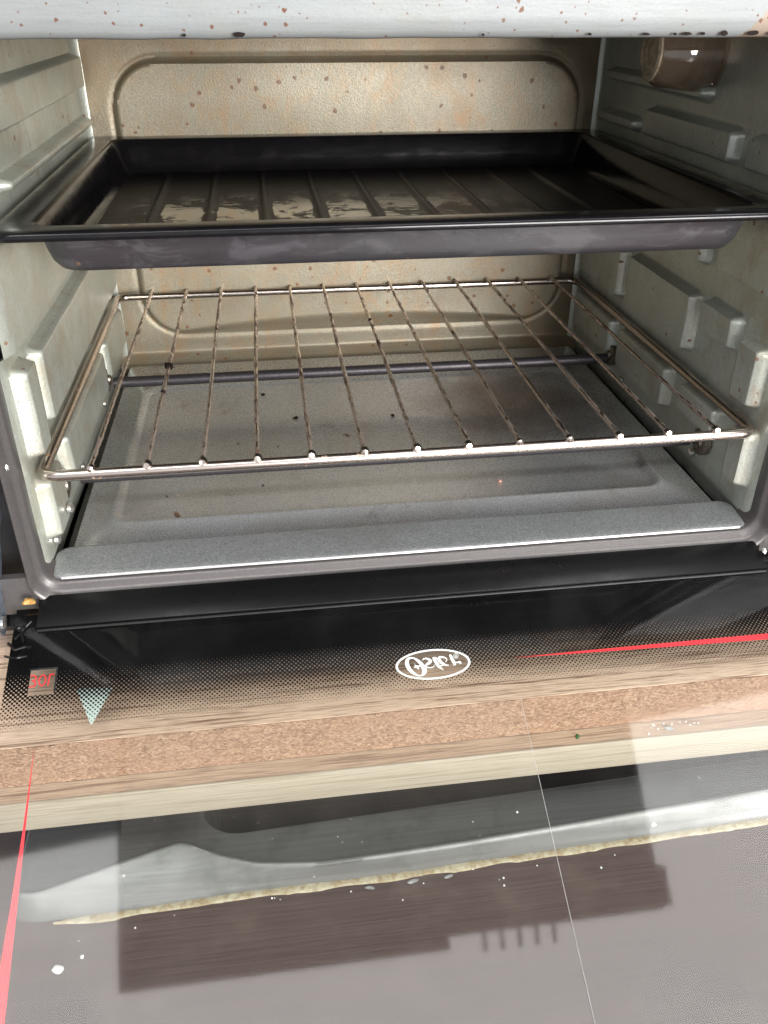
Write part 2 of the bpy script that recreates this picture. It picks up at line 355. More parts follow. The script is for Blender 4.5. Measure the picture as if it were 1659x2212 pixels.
# ------------------------------------------------------------------ mesh helpers
def link_mesh(name, verts, faces, mat, parent=None, smooth=True, loc=None, sharp=35):
    me = bpy.data.meshes.new(name); me.from_pydata([tuple(v) for v in verts], [], faces); me.validate(); me.update()
    bm = bmesh.new(); bm.from_mesh(me); bmesh.ops.recalc_face_normals(bm, faces=bm.faces); bm.to_mesh(me); bm.free()
    me.materials.append(mat)
    if smooth:
        me.polygons.foreach_set('use_smooth', [True] * len(me.polygons))
        try: me.set_sharp_from_angle(angle=R(sharp))
        except Exception: pass
    o = bpy.data.objects.new(name, me); COL.objects.link(o)
    if parent is not None: o.parent = parent
    if loc is not None: o.location = loc
    return o
def empty(name, loc=(0, 0, 0)):
    o = bpy.data.objects.new(name, None); COL.objects.link(o); o.location = loc; o.empty_display_size = 0.02; return o
def tag(o, label=None, cat=None, group=None, kind=None):
    if label: o['label'] = label
    if cat: o['category'] = cat
    if group: o['group'] = group
    if kind: o['kind'] = kind
    return o
class G:
    """collects geometry for one mesh"""
    def __init__(s): s.v = []; s.f = []
    def add(s, v, f):
        b = len(s.v); s.v += [tuple(p) for p in v]; s.f += [tuple(i + b for i in q) for q in f]; return s
    def box(s, x0, x1, y0, y1, z0, z1, bev=0.0):
        bm = bmesh.new(); bmesh.ops.create_cube(bm, size=1)
        for q in bm.verts: q.co = ((x0 + x1) / 2 + q.co.x * (x1 - x0), (y0 + y1) / 2 + q.co.y * (y1 - y0), (z0 + z1) / 2 + q.co.z * (z1 - z0))
        if bev: bmesh.ops.bevel(bm, geom=bm.edges[:], offset=bev, segments=2, affect='EDGES', profile=0.5)
        bm.verts.index_update(); s.add([q.co[:] for q in bm.verts], [[q.index for q in f.verts] for f in bm.faces]); bm.free(); return s
    def tube(s, pts, r, n=10, closed=False, cap=True):
        P = [Vector(p) for p in pts]; N = len(P); rr = r if isinstance(r, (list, tuple)) else [r] * N
        vs = []; up = None
        for i, p in enumerate(P):
            if closed: d = (P[(i + 1) % N] - P[i - 1])
            else: d = P[min(i + 1, N - 1)] - P[max(i - 1, 0)]
            d.normalize()
            if up is None: up = Vector((0, 0, 1)) if abs(d.z) < 0.9 else Vector((0, 1, 0))
            sx = d.cross(up).normalized(); up2 = sx.cross(d).normalized(); up = up2
            for k in range(n):
                a = 2 * math.pi * k / n; vs.append(p + rr[i] * (math.cos(a) * sx + math.sin(a) * up2))
        fs = []
        for i in range(N if closed else N - 1):
            j = (i + 1) % N
            for k in range(n): fs.append((i * n + k, i * n + (k + 1) % n, j * n + (k + 1) % n, j * n + k))
        if cap and not closed: fs.append(tuple(range(n))[::-1]); fs.append(tuple((N - 1) * n + k for k in range(n)))
        return s.add(vs, fs)
    def rings(s, rings, closed=True, cap_first=False, cap_last=False):
        n = len(rings[0]); vs = [p for r in rings for p in r]; fs = []
        for i in range(len(rings) - 1):
            for k in range(n if closed else n - 1):
                fs.append((i * n + k, i * n + (k + 1) % n, (i + 1) * n + (k + 1) % n, (i + 1) * n + k))
        if cap_first: fs.append(tuple(range(n))[::-1])
        if cap_last: fs.append(tuple((len(rings) - 1) * n + k for k in range(n)))
        return s.add(vs, fs)
    def lathe(s, c, axis, prof, n=28):
        ax = Vector(axis).normalized(); u = ax.orthogonal().normalized(); w = ax.cross(u); c = Vector(c)
        rg = [[c + ax * h + r * (math.cos(2 * math.pi * k / n) * u + math.sin(2 * math.pi * k / n) * w) for k in range(n)] for h, r in prof]
        return s.rings(rg, True, prof[0][1] > 1e-6, prof[-1][1] > 1e-6)
    def poly(s, pts, a, ext):
        """extrude an outline (3D points) by a vector"""
        n = len(pts); p2 = [Vector(p) + Vector(ext) for p in pts]
        fs = [tuple(range(n))[::-1], tuple(range(n, 2 * n))] + [(i, (i + 1) % n, n + (i + 1) % n, n + i) for i in range(n)]
        return s.add(list(pts) + p2, fs)
    def done(s, name, mat, parent=None, **kw): return link_mesh(name, s.v, s.f, mat, parent, **kw)

def rrect(x0, x1, y0, y1, r, ns=24, nl=30, nw=24):
    """rounded rectangle, fixed point count"""
    r = max(min(r, (x1 - x0) / 2 - 1e-5, (y1 - y0) / 2 - 1e-5), 1e-5); P = []
    def arc(cx, cy, a0):
        for k in range(ns): a = a0 + (math.pi / 2) * k / (ns - 1); P.append((cx + r * math.cos(a), cy + r * math.sin(a)))
    def seg(a, b, n):
        for k in range(1, n): P.append((a[0] + (b[0] - a[0]) * k / n, a[1] + (b[1] - a[1]) * k / n))
    arc(x1 - r, y0 + r, -math.pi / 2); seg((x1, y0 + r), (x1, y1 - r), nw)
    arc(x1 - r, y1 - r, 0); seg((x1 - r, y1), (x0 + r, y1), nl)
    arc(x0 + r, y1 - r, math.pi / 2); seg((x0, y1 - r), (x0, y0 + r), nw)
    arc(x0 + r, y0 + r, math.pi); seg((x0 + r, y0), (x1 - r, y0), nl)
    return P
def sstep(t): t = max(0.0, min(1.0, t)); return t * t * (3 - 2 * t)
def sdrr(x, y, x0, x1, y0, y1, r):
    qx = abs(x - (x0 + x1) / 2) - (x1 - x0) / 2 + r; qy = abs(y - (y0 + y1) / 2) - (y1 - y0) / 2 + r
    return math.hypot(max(qx, 0), max(qy, 0)) + min(max(qx, qy), 0) - r

# ================================================================== THE OVEN
oven = empty('toaster_oven', (0, 0.12, -0.092))
tag(oven, 'open toaster oven with stained metal cavity and glass door folded down', 'toaster oven')
OFF = Vector((0, -0.12, 0.092))
def P(o):                      # parts are modelled in world metres, parented to the oven base
    o.parent = oven; o.location = OFF; return o

# ---- side walls: pressed sheet with rack ledges
PADS_R = [(.084, .174, .010, .045), (.186, .262, .010, .044), (.036, .073, .028, .047), (.008, .030, .008, .040),
          (.187, .262, -.031, -.0035), (.098, .174, -.031, -.0035), (.036, .080, -.022, -.0035), (.0015, .020, -.033, -.0015),
          (.082, .174, .060, .1015), (.186, .262, .060, .1015), (.010, .068, .062, .1015),
          (.074, .184, .1115, .129), (.198, .262, .1115, .121), (.006, .060, .1115, .129),
          (.112, .256, .137, .1455)]
PADS_L = [(.034, .262, .010, .0475), (.004, .024, .006, .049),
          (.187, .262, -.031, -.0035), (.050, .174, -.031, -.0035), (.003, .030, -.036, -.0035),
          (-.020, .262, .056, .1015),
          (.045, .270, .1115, .1185), (.040, .262, .134, .1545)]
def wall_h(y, z, pads):
    h = 0.0
    for (a, b, c, d) in pads:
        s = sdrr(y, z, a, b, c, d, 0.004)
        if s < 0: h = max(h, 0.0068 * sstep(-s / 0.0023))
    return h
def side_wall(sg, pads):
    ys = [-.008 + i * (.2840) / 284 for i in range(285)]; zs = [-.0565 + i * .235 / 235 for i in range(236)]
    V = []; F = []
    for z in zs:
        for y in ys:
            h = wall_h(y, z, pads)
            h += 0.0006 * noise.noise(Vector((y * 30, z * 30, sg)))
            if y > .2715: q = min(1, (y - .2715) / .0045); h += 0.004 * (1 - math.sqrt(max(0, 1 - q * q)))
            if y < .002: q = (.002 - y) / .010; h -= 0.0035 * q * q
            if z < -.046: h -= 0.0015 * sstep((-.046 - z) / .006)
            V.append((sg * (0.1740 - h), y, z))
    n = len(ys)
    for j in range(len(zs) - 1):
        for i in range(n - 1): F.append((j * n + i, j * n + i + 1, (j + 1) * n + i + 1, (j + 1) * n + i))
    # outer skin gives the sheet a thickness
    b = len(V); X = sg * 0.1770
    V += [(X, ys[0], zs[0]), (X, ys[-1], zs[0]), (X, ys[-1], zs[-1]), (X, ys[0], zs[-1])]; F.append((b, b + 1, b + 2, b + 3))
    return P(link_mesh('side_wall', V, F, M['wall'], sharp=60))
wl = side_wall(-1, PADS_L); wr = side_wall(1, PADS_R)
wl['label'] = 'brighter cavity wall with long pressed ledges'; wr['label'] = 'shaded cavity wall with short stepped ledges and the lamp'

# ---- back wall
def back_wall():
    xs = [-.175 + i * .350 / 230 for i in range(231)]; zs = [-.0575 + i * .236 / 190 for i in range(191)]
    V = []; F = []
    for z in zs:
        for x in xs:
            s = sdrr(x, z, -.154, .159, -.031, .150, .030)
            w = .0026
            if z < .0: w = .0032 + .0095 * max(0, 1 - (x / .135) ** 2) * sstep((.0 - z) / .02)
            d = -.0068 * sstep(-s / w) if s < 0 else .0010 * math.exp(-((s - .0012) / .0014) ** 2)
            y = .2770 + d
            if z < -.0445: y -= 0.010 * sstep((-.0445 - z) / .008)
            y += .0006 * noise.noise(Vector((x * 18, z * 18, 5)))
            V.append((x, y, z))
    n = len(xs)
    for j in range(len(zs) - 1):
        for i in range(n - 1): F.append((j * n + i, j * n + i + 1, (j + 1) * n + i + 1, (j + 1) * n + i))
    b = len(V); V += [(-.175, .2835, -.0575), (.175, .2835, -.0575), (.175, .2835, .1785), (-.175, .2835, .1785)]; F.append((b, b + 1, b + 2, b + 3))
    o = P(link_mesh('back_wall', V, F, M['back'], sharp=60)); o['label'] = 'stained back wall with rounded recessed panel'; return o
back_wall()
P(G().box(-.1735, .1735, -.006, .274, -.0600, -.0572).done('floor_pan', M['pan_dark'], smooth=False))
P(G().box(-.1735, .1735, .004, .274, .1790, .1810).done('cavity_ceiling', M['wall'], smooth=False))

# ---- lintel above the opening
def lintel():
    pts = []
    prof = [(.004, .1790), (.003, .1745), (-.004, .1718), (-.0100, .1712), (-.0128, .1718), (-.0142, .1738), (-.0150, .178), (-.0185, .205), (-.0200, .222), (-.0190, .226), (-.015, .227)]
    N = 120; rg = []
    for i in range(N + 1):
        x = -.1752 + .3504 * i / N
        rg.append([(x, y + .0003 * noise.noise(Vector((x * 20, z * 40, 2))), z + .00035 * noise.noise(Vector((x * 60, y * 30, 8)))) for y, z in prof])
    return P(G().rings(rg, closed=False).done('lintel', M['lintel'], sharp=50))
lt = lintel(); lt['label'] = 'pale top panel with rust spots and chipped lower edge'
# chips of burnt enamel along its lower edge
for (x, w, h) in [(-.0855, .0016, .0012), (-.067, .0042, .0018), (.057, .0016, .001), (.078, .003, .0010), (.089, .0014, .0010), (.0935, .004, .0012), (.0995, .002, .0012), (.108, .003, .0018), (.119, .0048, .0018), (.127, .004, .0015), (.134, .0018, .001), (.1405, .003, .0012), (.150, .003, .0016), (.157, .006, .0028), (.168, .008, .004), (.018, .0011, .0008)]:
    vs = []
    for k in range(12):
        a = 2 * math.pi * k / 12; rr = 0.75 + 0.35 * random.random()
        vs.append((x + w / 2 * rr * math.cos(a), -.0149 + .0002 * math.sin(a), .1722 + h / 2 * (0.5 + rr * math.sin(a))))
    P(G().poly(vs, None, (0, -.0004, 0)).done('burnt_chip', M['char'], smooth=False))

# ---- front frame swept round the opening
def front_frame():
    prof = [(.0000, .004), (.0000, -.0050), (.0006, -.0090), (.0018, -.0106), (.0046, -.0112), (.0058, -.0130), (.0074, -.0156), (.0092, -.0170), (.0108, -.0168), (.0118, -.0150), (.0126, -.0138), (.0138, -.0134), (.0138, -.004)]
    rg = [[(x, y, z) for x, z in rrect(-.1752 - o * .5, .1752 + o * .5, -.0498 - o * 0.80, .2300 + o, .0085 + o * .35)] for o, y in prof]
    return P(G().rings(rg).done('front_frame', M['frame'], sharp=60))
fr_ = front_frame()
for sg in (-1, 1):
    g = G()
    x0, x1 = sorted((sg * .1790, sg * .2080))
    # web with a slot for the hinge arm
    out = [(x, z) for x, z in rrect(x0, x1, -.0640, -.0440, .003, ns=4, nl=3, nw=3)]
    g.poly([(x, -.0135, z) for x, z in out], None, (0, .004, 0))
    x0, x1 = sorted((sg * .1990, sg * .2080))
    g.box(x0, x1, -.0136, -.0095, -.0500, .222, .0008)
    P(g.done('frame_web', M['frame'], sharp=50))

# ---- outer shell
g = G(); g.box(-.2120, -.2090, -.006, .300, -.0760, .225); g.box(.2920, .2950, -.006, .300, -.0760, .225)
g.box(-.2085, .2915, -.006, .300, -.0790, -.0765); g.box(-.2085, .2915, .004, .300, .2255, .2290); g.box(-.2085, .2915, .2955, .2985, -.0760, .2250)
P(g.done('outer_shell', M['shell'], smooth=False))
P(G().box(.2085, .2910, -.0130, .0020, -.0730, .2240, .002).done('control_panel', M['blackplastic']))
for (x, y) in ((-.18, .02), (.26, .02), (-.18, .27), (.26, .27)):
    P(G().lathe((x, y, -.0925), (0, 0, 1), [(0, .010), (.013, .012)], 20).done('foot', M['blackplastic']))

for sg in (-1, 1):
    x0, x1 = sorted((sg * .1785, sg * .2080))
    P(G().box(x0, x1, .0100, .0130, -.0740, .2240).done('hinge_well_panel', M['shell'], smooth=False))
# ---- heating elements
for (y, z) in ((.1830, -.0300), (.0545, -.0295)):
    pts = [(-.1660 + .332 * i / 24, y, z) for i in range(25)]
    e = P(G().tube(pts, .0035, 14).done('heating_element', M['element']))
for (x, y, z) in ((-.1715, .0395, -.0255), (-.1715, .190, -.030), (.1715, .190, -.030), (.1715, .0500, -.0290)):
    sg = 1 if x < 0 else -1
    P(G().lathe((x, y, z), (sg, 0, 0), [(-.002, .0078), (.0012, .0078), (.0016, .0072), (.0016, .0040), (.0030, .0036), (.0032, 0)], 26).done('element_washer', M['washer']))
for (y, z) in ((.168, .1735), (.060, .1742)):
    P(G().tube([(-.1660 + .332 * i / 10, y, z) for i in range(11)], .0035, 14).done('heating_element', M['element']))

# ---- screws and rivets
for (x, y, z, ax) in [(-.1722, .0889, -.0406, 1), (-.1722, .0125, -.0405, 1), (-.1650, .0190, -.0275, 1), (-.1725, .176, -.041, 1), (.1722, .060, -.041, -1), (.1722, .170, -.041, -1)]:
    P(G().lathe((x, y, z), (ax, 0, 0), [(-.001, .0024), (.0008, .0024), (.0016, .0014), (.0018, 0)], 16).done('screw', M['screw']))
P(G().lathe((-.1795, -.0125, .0125), (0, -1, 0), [(-.001, .0022), (.0008, .0022), (.0016, .0012), (.0018, 0)], 16).done('screw', M['screw']))

# ---- oven lamp in the upper right wall
lamp = P(G().lathe((.1760, .126, .1600), (-1, 0, 0), [(0, .0210), (.004, .0210), (.0048, .0195), (.016, .0185), (.030, .0165), (.0335, .0140)], 40).done('oven_lamp', M['lampglass'], sharp=50))
lc = G().lathe((.1760, .126, .1600), (-1, 0, 0), [(.0325, .0138), (.0345, .0130), (.0352, .0112), (.0340, .0100), (.0350, .0060), (.0340, .0048), (.0352, .0022), (.0355, 0)], 36).done('lamp_cap', M['lampcap'], lamp)

# ---- door: local frame u = x, v = away from the hinge, drooping 20 degrees below level
door_loc = Vector((0, -.0300, -.0620))
door = G().box(-.1905, .1905, -.226, .0150, -.0040, 0.0, .0006).done('door', M['glass'], smooth=False)
door.parent = oven; door.location = OFF + door_loc; door.rotation_euler = (R(20), 0, 0)
door['label'] = 'open glass door with black halftone border'
def D(o): o.parent = door; return o
D(link_mesh('printed_border', [(-.1895, -.0600, -.0046), (.1895, -.0600, -.0046), (.1895, .0150, -.0046), (-.1895, .0150, -.0046)], [(0, 1, 2, 3)], M['print'], smooth=False))
hs = D(G().box(-.1776, .1746, .0000, .0172, .0004, .0026, .0006).done('hinge_strip', M['blackgloss']))
D(G().tube([(-.1770, -.0007, .0008), (-.10, -.0008, .0010), (.02, -.0008, .0009), (.1735, -.0007, .0008)], .0006, 6).done('glue_line', M['blackplastic']))
D(G().box(-.1900, .1900, -.226, -.208, .0004, .0035, .001).done('end_rail', M['blackplastic']))
hd = D(G().tube([(-.12, -.217, -.0045), (-.12, -.217, -.028), (-.115, -.217, -.034), (.115, -.217, -.034), (.12, -.217, -.028), (.12, -.217, -.0045)], .006, 12).done('door_handle', M['blackplastic']))
fl = D(link_mesh('grease_film', [(-.1345, -.0560, .0003), (.0347, -.0560, .0003), (.0317, -.2050, .0003), (-.1345, -.2050, .0003)], [(0, 1, 2, 3)], M['film'], smooth=False))
fe = D(G().box(-.00006, .00006, -.149, 0, .0002, .0004).done('film_edge', M['sinkline'], smooth=False)); fe.location = (.0347, -.0560, 0); fe.rotation_euler = (0, 0, -.0201)

ZP = -.0042
def flat(name, outline, mat, holes=()):
    """flat printed mark on the underside of the glass: filled outline(s) with holes, (u, v) in metres"""
    cu = bpy.data.curves.new(name, 'CURVE'); cu.dimensions = '2D'; cu.fill_mode = 'BOTH'
    for ol in (outline if isinstance(outline[0], list) else [outline]) + list(holes):
        sp = cu.splines.new('POLY'); sp.points.add(len(ol) - 1)
        for q, (u, v) in zip(sp.points, ol): q.co = (u, -v, 0, 1)
        sp.use_cyclic_u = True
    tmp = bpy.data.objects.new(name + '_tmp', cu); COL.objects.link(tmp)
    dg = bpy.context.evaluated_depsgraph_get(); me = bpy.data.meshes.new_from_object(tmp.evaluated_get(dg))
    bpy.data.objects.remove(tmp); bpy.data.curves.remove(cu)
    me.materials.clear(); me.materials.append(mat); me.name = name
    o = bpy.data.objects.new(name, me); COL.objects.link(o); o.location = (0, 0, ZP); o.parent = door
    return o
def ell(cx, cy, a, b, n=72): return [(cx + a * math.cos(2 * math.pi * k / n), cy + b * math.sin(2 * math.pi * k / n)) for k in range(n)]
def cat(pts, sub=6):
    """closed Catmull-Rom smoothing"""
    out = []; n = len(pts)
    for i in range(n):
        p0, p1, p2, p3 = (pts[(i + k - 1) % n] for k in range(4))
        for s in range(sub):
            t = s / sub
            out.append(tuple(0.5 * (2 * p1[k] + (p2[k] - p0[k]) * t + (2 * p0[k] - 5 * p1[k] + 4 * p2[k] - p3[k]) * t * t + (3 * p1[k] - p0[k] - 3 * p2[k] + p3[k]) * t ** 3) for k in range(2)))
    return out
# emblem: tracing grid -> door millimetres (affine fit to the oval)
EC = (-.0003, .0329)
def em(px, py):
    dx = px - 810.0; dy = py - 427.0
    dy += dx * 0.066                                 # undo the slope of the oval on the grid
    return (EC[0] + (dx - dy * 0.195) / 543.0 * .01735, EC[1] + dy / 212.0 * .0077)
def stroke(pts, w):
    n = len(pts); L = []; Rr = []
    W = w if isinstance(w, list) else [w] * n
    for i in range(n):
        a = pts[max(i - 1, 0)]; b = pts[min(i + 1, n - 1)]; dx, dy = b[0] - a[0], b[1] - a[1]; l = math.hypot(dx, dy) or 1
        nx, ny = -dy / l * W[i] / 2, dx / l * W[i] / 2
        L.append((pts[i][0] + nx, pts[i][1] + ny)); Rr.append((pts[i][0] - nx, pts[i][1] - ny))
    return L + Rr[::-1]
def sm(pts, sub=5):
    out = []; n = len(pts)
    for i in range(n - 1):
        p0, p1, p2, p3 = pts[max(i - 1, 0)], pts[i], pts[i + 1], pts[min(i + 2, n - 1)]
        for s in range(sub):
            t = s / sub
            out.append(tuple(0.5 * (2 * p1[k] + (p2[k] - p0[k]) * t + (2 * p0[k] - 5 * p1[k] + 4 * p2[k] - p3[k]) * t * t + (3 * p1[k] - p0[k] - 3 * p2[k] + p3[k]) * t ** 3) for k in range(len(p1))))
    out.append(pts[-1]); return out
def st(pts):
    q = sm(pts); return [em(*p) for p in stroke([(a[0], a[1]) for a in q], [a[2] for a in q])]
ring = flat('emblem_ring', ell(*EC, .01735, .0077), M['white_ink'], [ell(*EC, .01630, .00680)])
O_out = [(470, 322), (430, 335), (402, 375), (405, 430), (440, 495), (500, 550), (570, 582), (630, 592), (685, 575), (715, 540), (720, 500), (700, 460), (650, 400), (590, 355), (530, 328)]
O_in = [(500, 345), (470, 350), (455, 385), (465, 430), (500, 490), (550, 540), (600, 570), (635, 575), (652, 550), (655, 520), (640, 480), (612, 430), (570, 385), (535, 355)]
letters = []
def letter(*outs, holes=()):
    o = flat('emblem_letter', [list(x) for x in outs][0], M['white_ink'], holes); letters.append(o); return o
letter([em(*p) for p in cat(O_out)], holes=[[em(*p) for p in cat(O_in)]])
letter([em(*p) for p in [(535, 410), (556, 436), (600, 444), (700, 432), (770, 398), (775, 408), (705, 446), (607, 460), (602, 503), (572, 474), (523, 470), (548, 448)]])
letter(st([(655, 372, 8), (668, 352, 16), (705, 346, 22), (745, 358, 30), (772, 385, 44), (745, 412, 40), (706, 440, 26), (725, 466, 14), (768, 476, 12), (812, 466, 12), (828, 440, 10)]))
letter(st([(800, 335, 10), (815, 345, 34), (845, 392, 42), (880, 445, 44), (915, 478, 26), (962, 513, 4)]))
letter(st([(820, 338, 18), (850, 340, 20), (868, 362, 8)])); letter(st([(850, 452, 6), (890, 450, 16), (950, 452, 10)]))
letter(st([(985, 402, 8), (1008, 380, 12), (1000, 350, 16), (960, 334, 22), (915, 332, 30), (893, 348, 42), (905, 385, 46), (945, 420, 40), (990, 442, 22), (1040, 448, 10)]))
letter(st([(1045, 305, 6), (1062, 312, 36), (1085, 360, 42), (1110, 405, 44), (1130, 438, 26), (1100, 446, 8)])); letter(st([(1130, 400, 10), (1160, 412, 18), (1195, 402, 24), (1212, 430, 34)]))
letter([em(*p) for p in ell(1143, 316, 37, 36, 30)], holes=[[em(*p) for p in ell(1143, 316, 30, 29, 30)]])
letter(st([(1130, 298, 6), (1130, 336, 6)])); letter(st([(1130, 334, 6), (1152, 332, 6), (1154, 318, 6), (1131, 316, 6)])); letter(st([(1140, 316, 6), (1158, 298, 6)]))
# capacity mark: dark-edged clear box with a red 30L seen from behind
flat('capacity_box', [(-.1796, .0172), (-.1674, .0172), (-.1674, .0180), (-.1796, .0180)], M['blackplastic'])
flat('capacity_box', [(-.1682, .0181), (-.1674, .0181), (-.1674, .0300), (-.1682, .0300)], M['blackplastic'])
def red(pts, w=.00042): return flat('capacity_digit', stroke(sm(pts, 4), w), M['red_ink'])
red([(-.1789, .0209), (-.1774, .0206), (-.1764, .0215), (-.1766, .0227), (-.1778, .0232), (-.1766, .0238), (-.1763, .0250), (-.1773, .0260), (-.1789, .0258)], .0006)
flat('capacity_digit', ell(-.1735, .02335, .0017, .0029, 28), M['red_ink'], [ell(-.1735, .02335, .0011, .0023, 28)])
red([(-.1709, .0262), (-.1707, .0236), (-.1705, .0209)], .0006); red([(-.1706, .0208), (-.1696, .0207), (-.1686, .0209)], .0006)
flat('triangle_mark', [(-.1588, .0288), (-.1430, .0293), (-.1506, .0462), (-.1512, .0462)], M['mint_ink']).location = (0, 0, -.0050)
flat('red_stripe', [(.0370, .0334), (.0700, .0331), (.1100, .0330), (.1895, .0328), (.1895, .0364), (.1600, .0359), (.1100, .0351), (.0700, .0342)], M['red_ink'])
flat('red_stripe', [(-.1731, .0540), (-.1722, .0900), (-.1716, .1150), (-.1708, .1500), (-.1700, .2050), (-.1764, .2050), (-.1752, .1500), (-.1739, .1150), (-.1733, .0900)], M['red_ink'])

# ---- hinge arms at both ends of the door
for sg in (-1, 1):
    prof = [(.020, -.020), (.004, -.027), (-.0050, -.040), (-.0125, -.0475), (-.0150, -.0530), (-.0160, -.0600), (-.0200, -.0665), (-.0250, -.0670), (-.0285, -.0635), (-.0290, -.0580), (-.0250, -.0500), (-.0180, -.0400), (-.0060, -.0250), (.010, -.012)]
    pr = cat(prof, 4)
    x = -.1960 if sg < 0 else .1938
    h = P(G().poly([(x, y, z) for y, z in pr], None, (.0022, 0, 0)).done('hinge_arm', M['hinge'], sharp=50))
    rv = G().lathe((x + (.0022 if sg < 0 else 0), -.0232, -.0612), (-sg, 0, 0), [(0, .0030), (.0008, .0030), (.0014, .0016), (.0015, 0)], 18).done('rivet', M['screw'], h)

ts = D(G().tube([(-.189, -.006, .0006), (-.185, -.0105, .0022), (-.181, -.0085, .0010), (-.1785, -.0100, .0024)], .0007, 6).done('torn_seal', M['blackgloss']))
for pts in ([(-.1895, -.0125, .0006), (-.1845, -.0150, .0028), (-.1800, -.0135, .0012)], [(-.188, .002, .0008), (-.185, .0005, .0026), (-.1825, .0020, .0010), (-.180, .0040, .0020)], [(-.1865, -.0040, .0006), (-.1835, -.0025, .0020), (-.1822, -.0060, .0012)]):
    D(G().tube(sm(pts, 4), .00055, 6).done('torn_seal', M['blackgloss']))
# ================================================================== CRUMB TRAY
ct = empty('crumb_tray', (0, .13, -.0505)); tag(ct, 'grey spangled metal crumb tray with dark flakes lying on the oven floor', 'crumb tray')
def pl(o, e): o.parent = e; o.location = -e.location; return o
rects = [(-.1672, .1672, .0125, .2610, .004, -.0512), (-.1672, .1672, .0125, .2610, .004, -.0496), (-.1545, .1515, .0340, .2220, .014, -.0495),
         (-.1535, .1505, .0365, .2195, .012, -.0486), (-.1515, .1485, .0385, .2175, .011, -.0485), (-.1490, .1460, .0410, .2150, .010, -.0502), (-.1470, .1440, .0430, .2130, .008, -.0508), (-.08, .08, .10, .15, .004, -.0508)]
pl(G().rings([[(x, y, z) for x, y in rrect(a, b, c, d, r, 10, 30, 20)] for a, b, c, d, r, z in rects], cap_first=True, cap_last=True).done('tray_plate', M['crumb'], sharp=70), ct)
def lip():
    rs = []
    for ins, dz in ((.0006, -.0012), (0, -.0008), (0, -.0002), (.0004, .0), (.0010, .0002), (.004, .0002)):
        ring_ = []
        for x, y in rrect(-.1735 + ins, .1735 - ins, -.0090 + ins, .0150 - ins * .3, .0065 - ins * .5, 12, 40, 8):
            t = (y + .009) / .024; wob = .0003 * noise.noise(Vector((x * 15, 0, 3)))
            ring_.append((x, y, -.0482 + .0012 * t + dz + wob))
        rs.append(ring_)
    return pl(G().rings(rs, cap_first=True, cap_last=True).done('front_lip', M['lip'], sharp=50), ct)
lip()
pl(G().tube([(-.1680, -.0090, -.0487), (-.10, -.0091, -.0486), (0, -.0091, -.0488), (.10, -.0091, -.0486), (.1680, -.0090, -.0487)], .0007, 8).done('lip_hem', M['hem']), ct)
# ================================================================== WIRE RACK
rk = empty('wire_rack', (0, .135, 0)); tag(rk, 'chrome wire rack with thirteen grimy rods on the lower ledges of the oven', 'oven rack')
fpts = [(x, y, 0.0) for x, y in rrect(-.1697, .1697, .0005, .2690, .0075, 8, 30, 24)]
pl(G().tube(fpts, .0026, 12, closed=True).done('rack_frame', M['chrome'], sharp=80), rk)
for i in range(13):
    xf = -.1475 + .0247 * i; xb = -.1455 + .0245 * i
    pts = []; rr = []
    for k in range(61):
        t = k / 60; y = .0000 + t * .2705; bend = .0006 * noise.noise(Vector((i * 3.1, t * 2, 0)))
        gr = noise.noise(Vector((i * 7.7, t * 55, 1.0))); gate = noise.noise(Vector((i * 5.3, t * 3.0, 9)))
        r = .00112 + (.0006 * max(0, gr) ** 1.0 if gate > -.1 else 0)
        if k in (0,): r = .0016
        pts.append((xf + (xb - xf) * t + bend, y, .0034)); rr.append(r)
    rod = pl(G().tube(pts, rr, 10).done('rod', M['rodchrome'], sharp=60), rk)
    rod_w = G().lathe((xf, .0004, .0030), (0, -1, .25), [(-.0005, .0020 + .0004 * random.random()), (.0010, .0019), (.0017 + .0005 * random.random(), .0013), (.0019 + .0004 * random.random(), 0)], 12).done('weld', M['chrome'], rod)
for (i, t, s) in ((1, .44, .0045), (2, .66, .0016), (4, .60, .0016), (6, .68, .0022), (8, .46, .0012), (10, .47, .0012), (1, .30, .0022)):
    xf = -.1475 + .0247 * i; xb = -.1455 + .0245 * i; x = xf + (xb - xf) * t; y = .2705 * t
    bm = bmesh.new(); bmesh.ops.create_icosphere(bm, subdivisions=2, radius=s * .55)
    for q in bm.verts: q.co *= (1 + .5 * noise.noise(q.co * 1500 + Vector((i, 0, 0)))); q.co.y *= 1.2
    gg = G().add([(q.co.x + x, q.co.y + y, q.co.z + .0040) for q in bm.verts], [[q.index for q in f.verts] for f in bm.faces]); bm.free()
    pl(gg.done('burnt_lump', M['char']), rk)

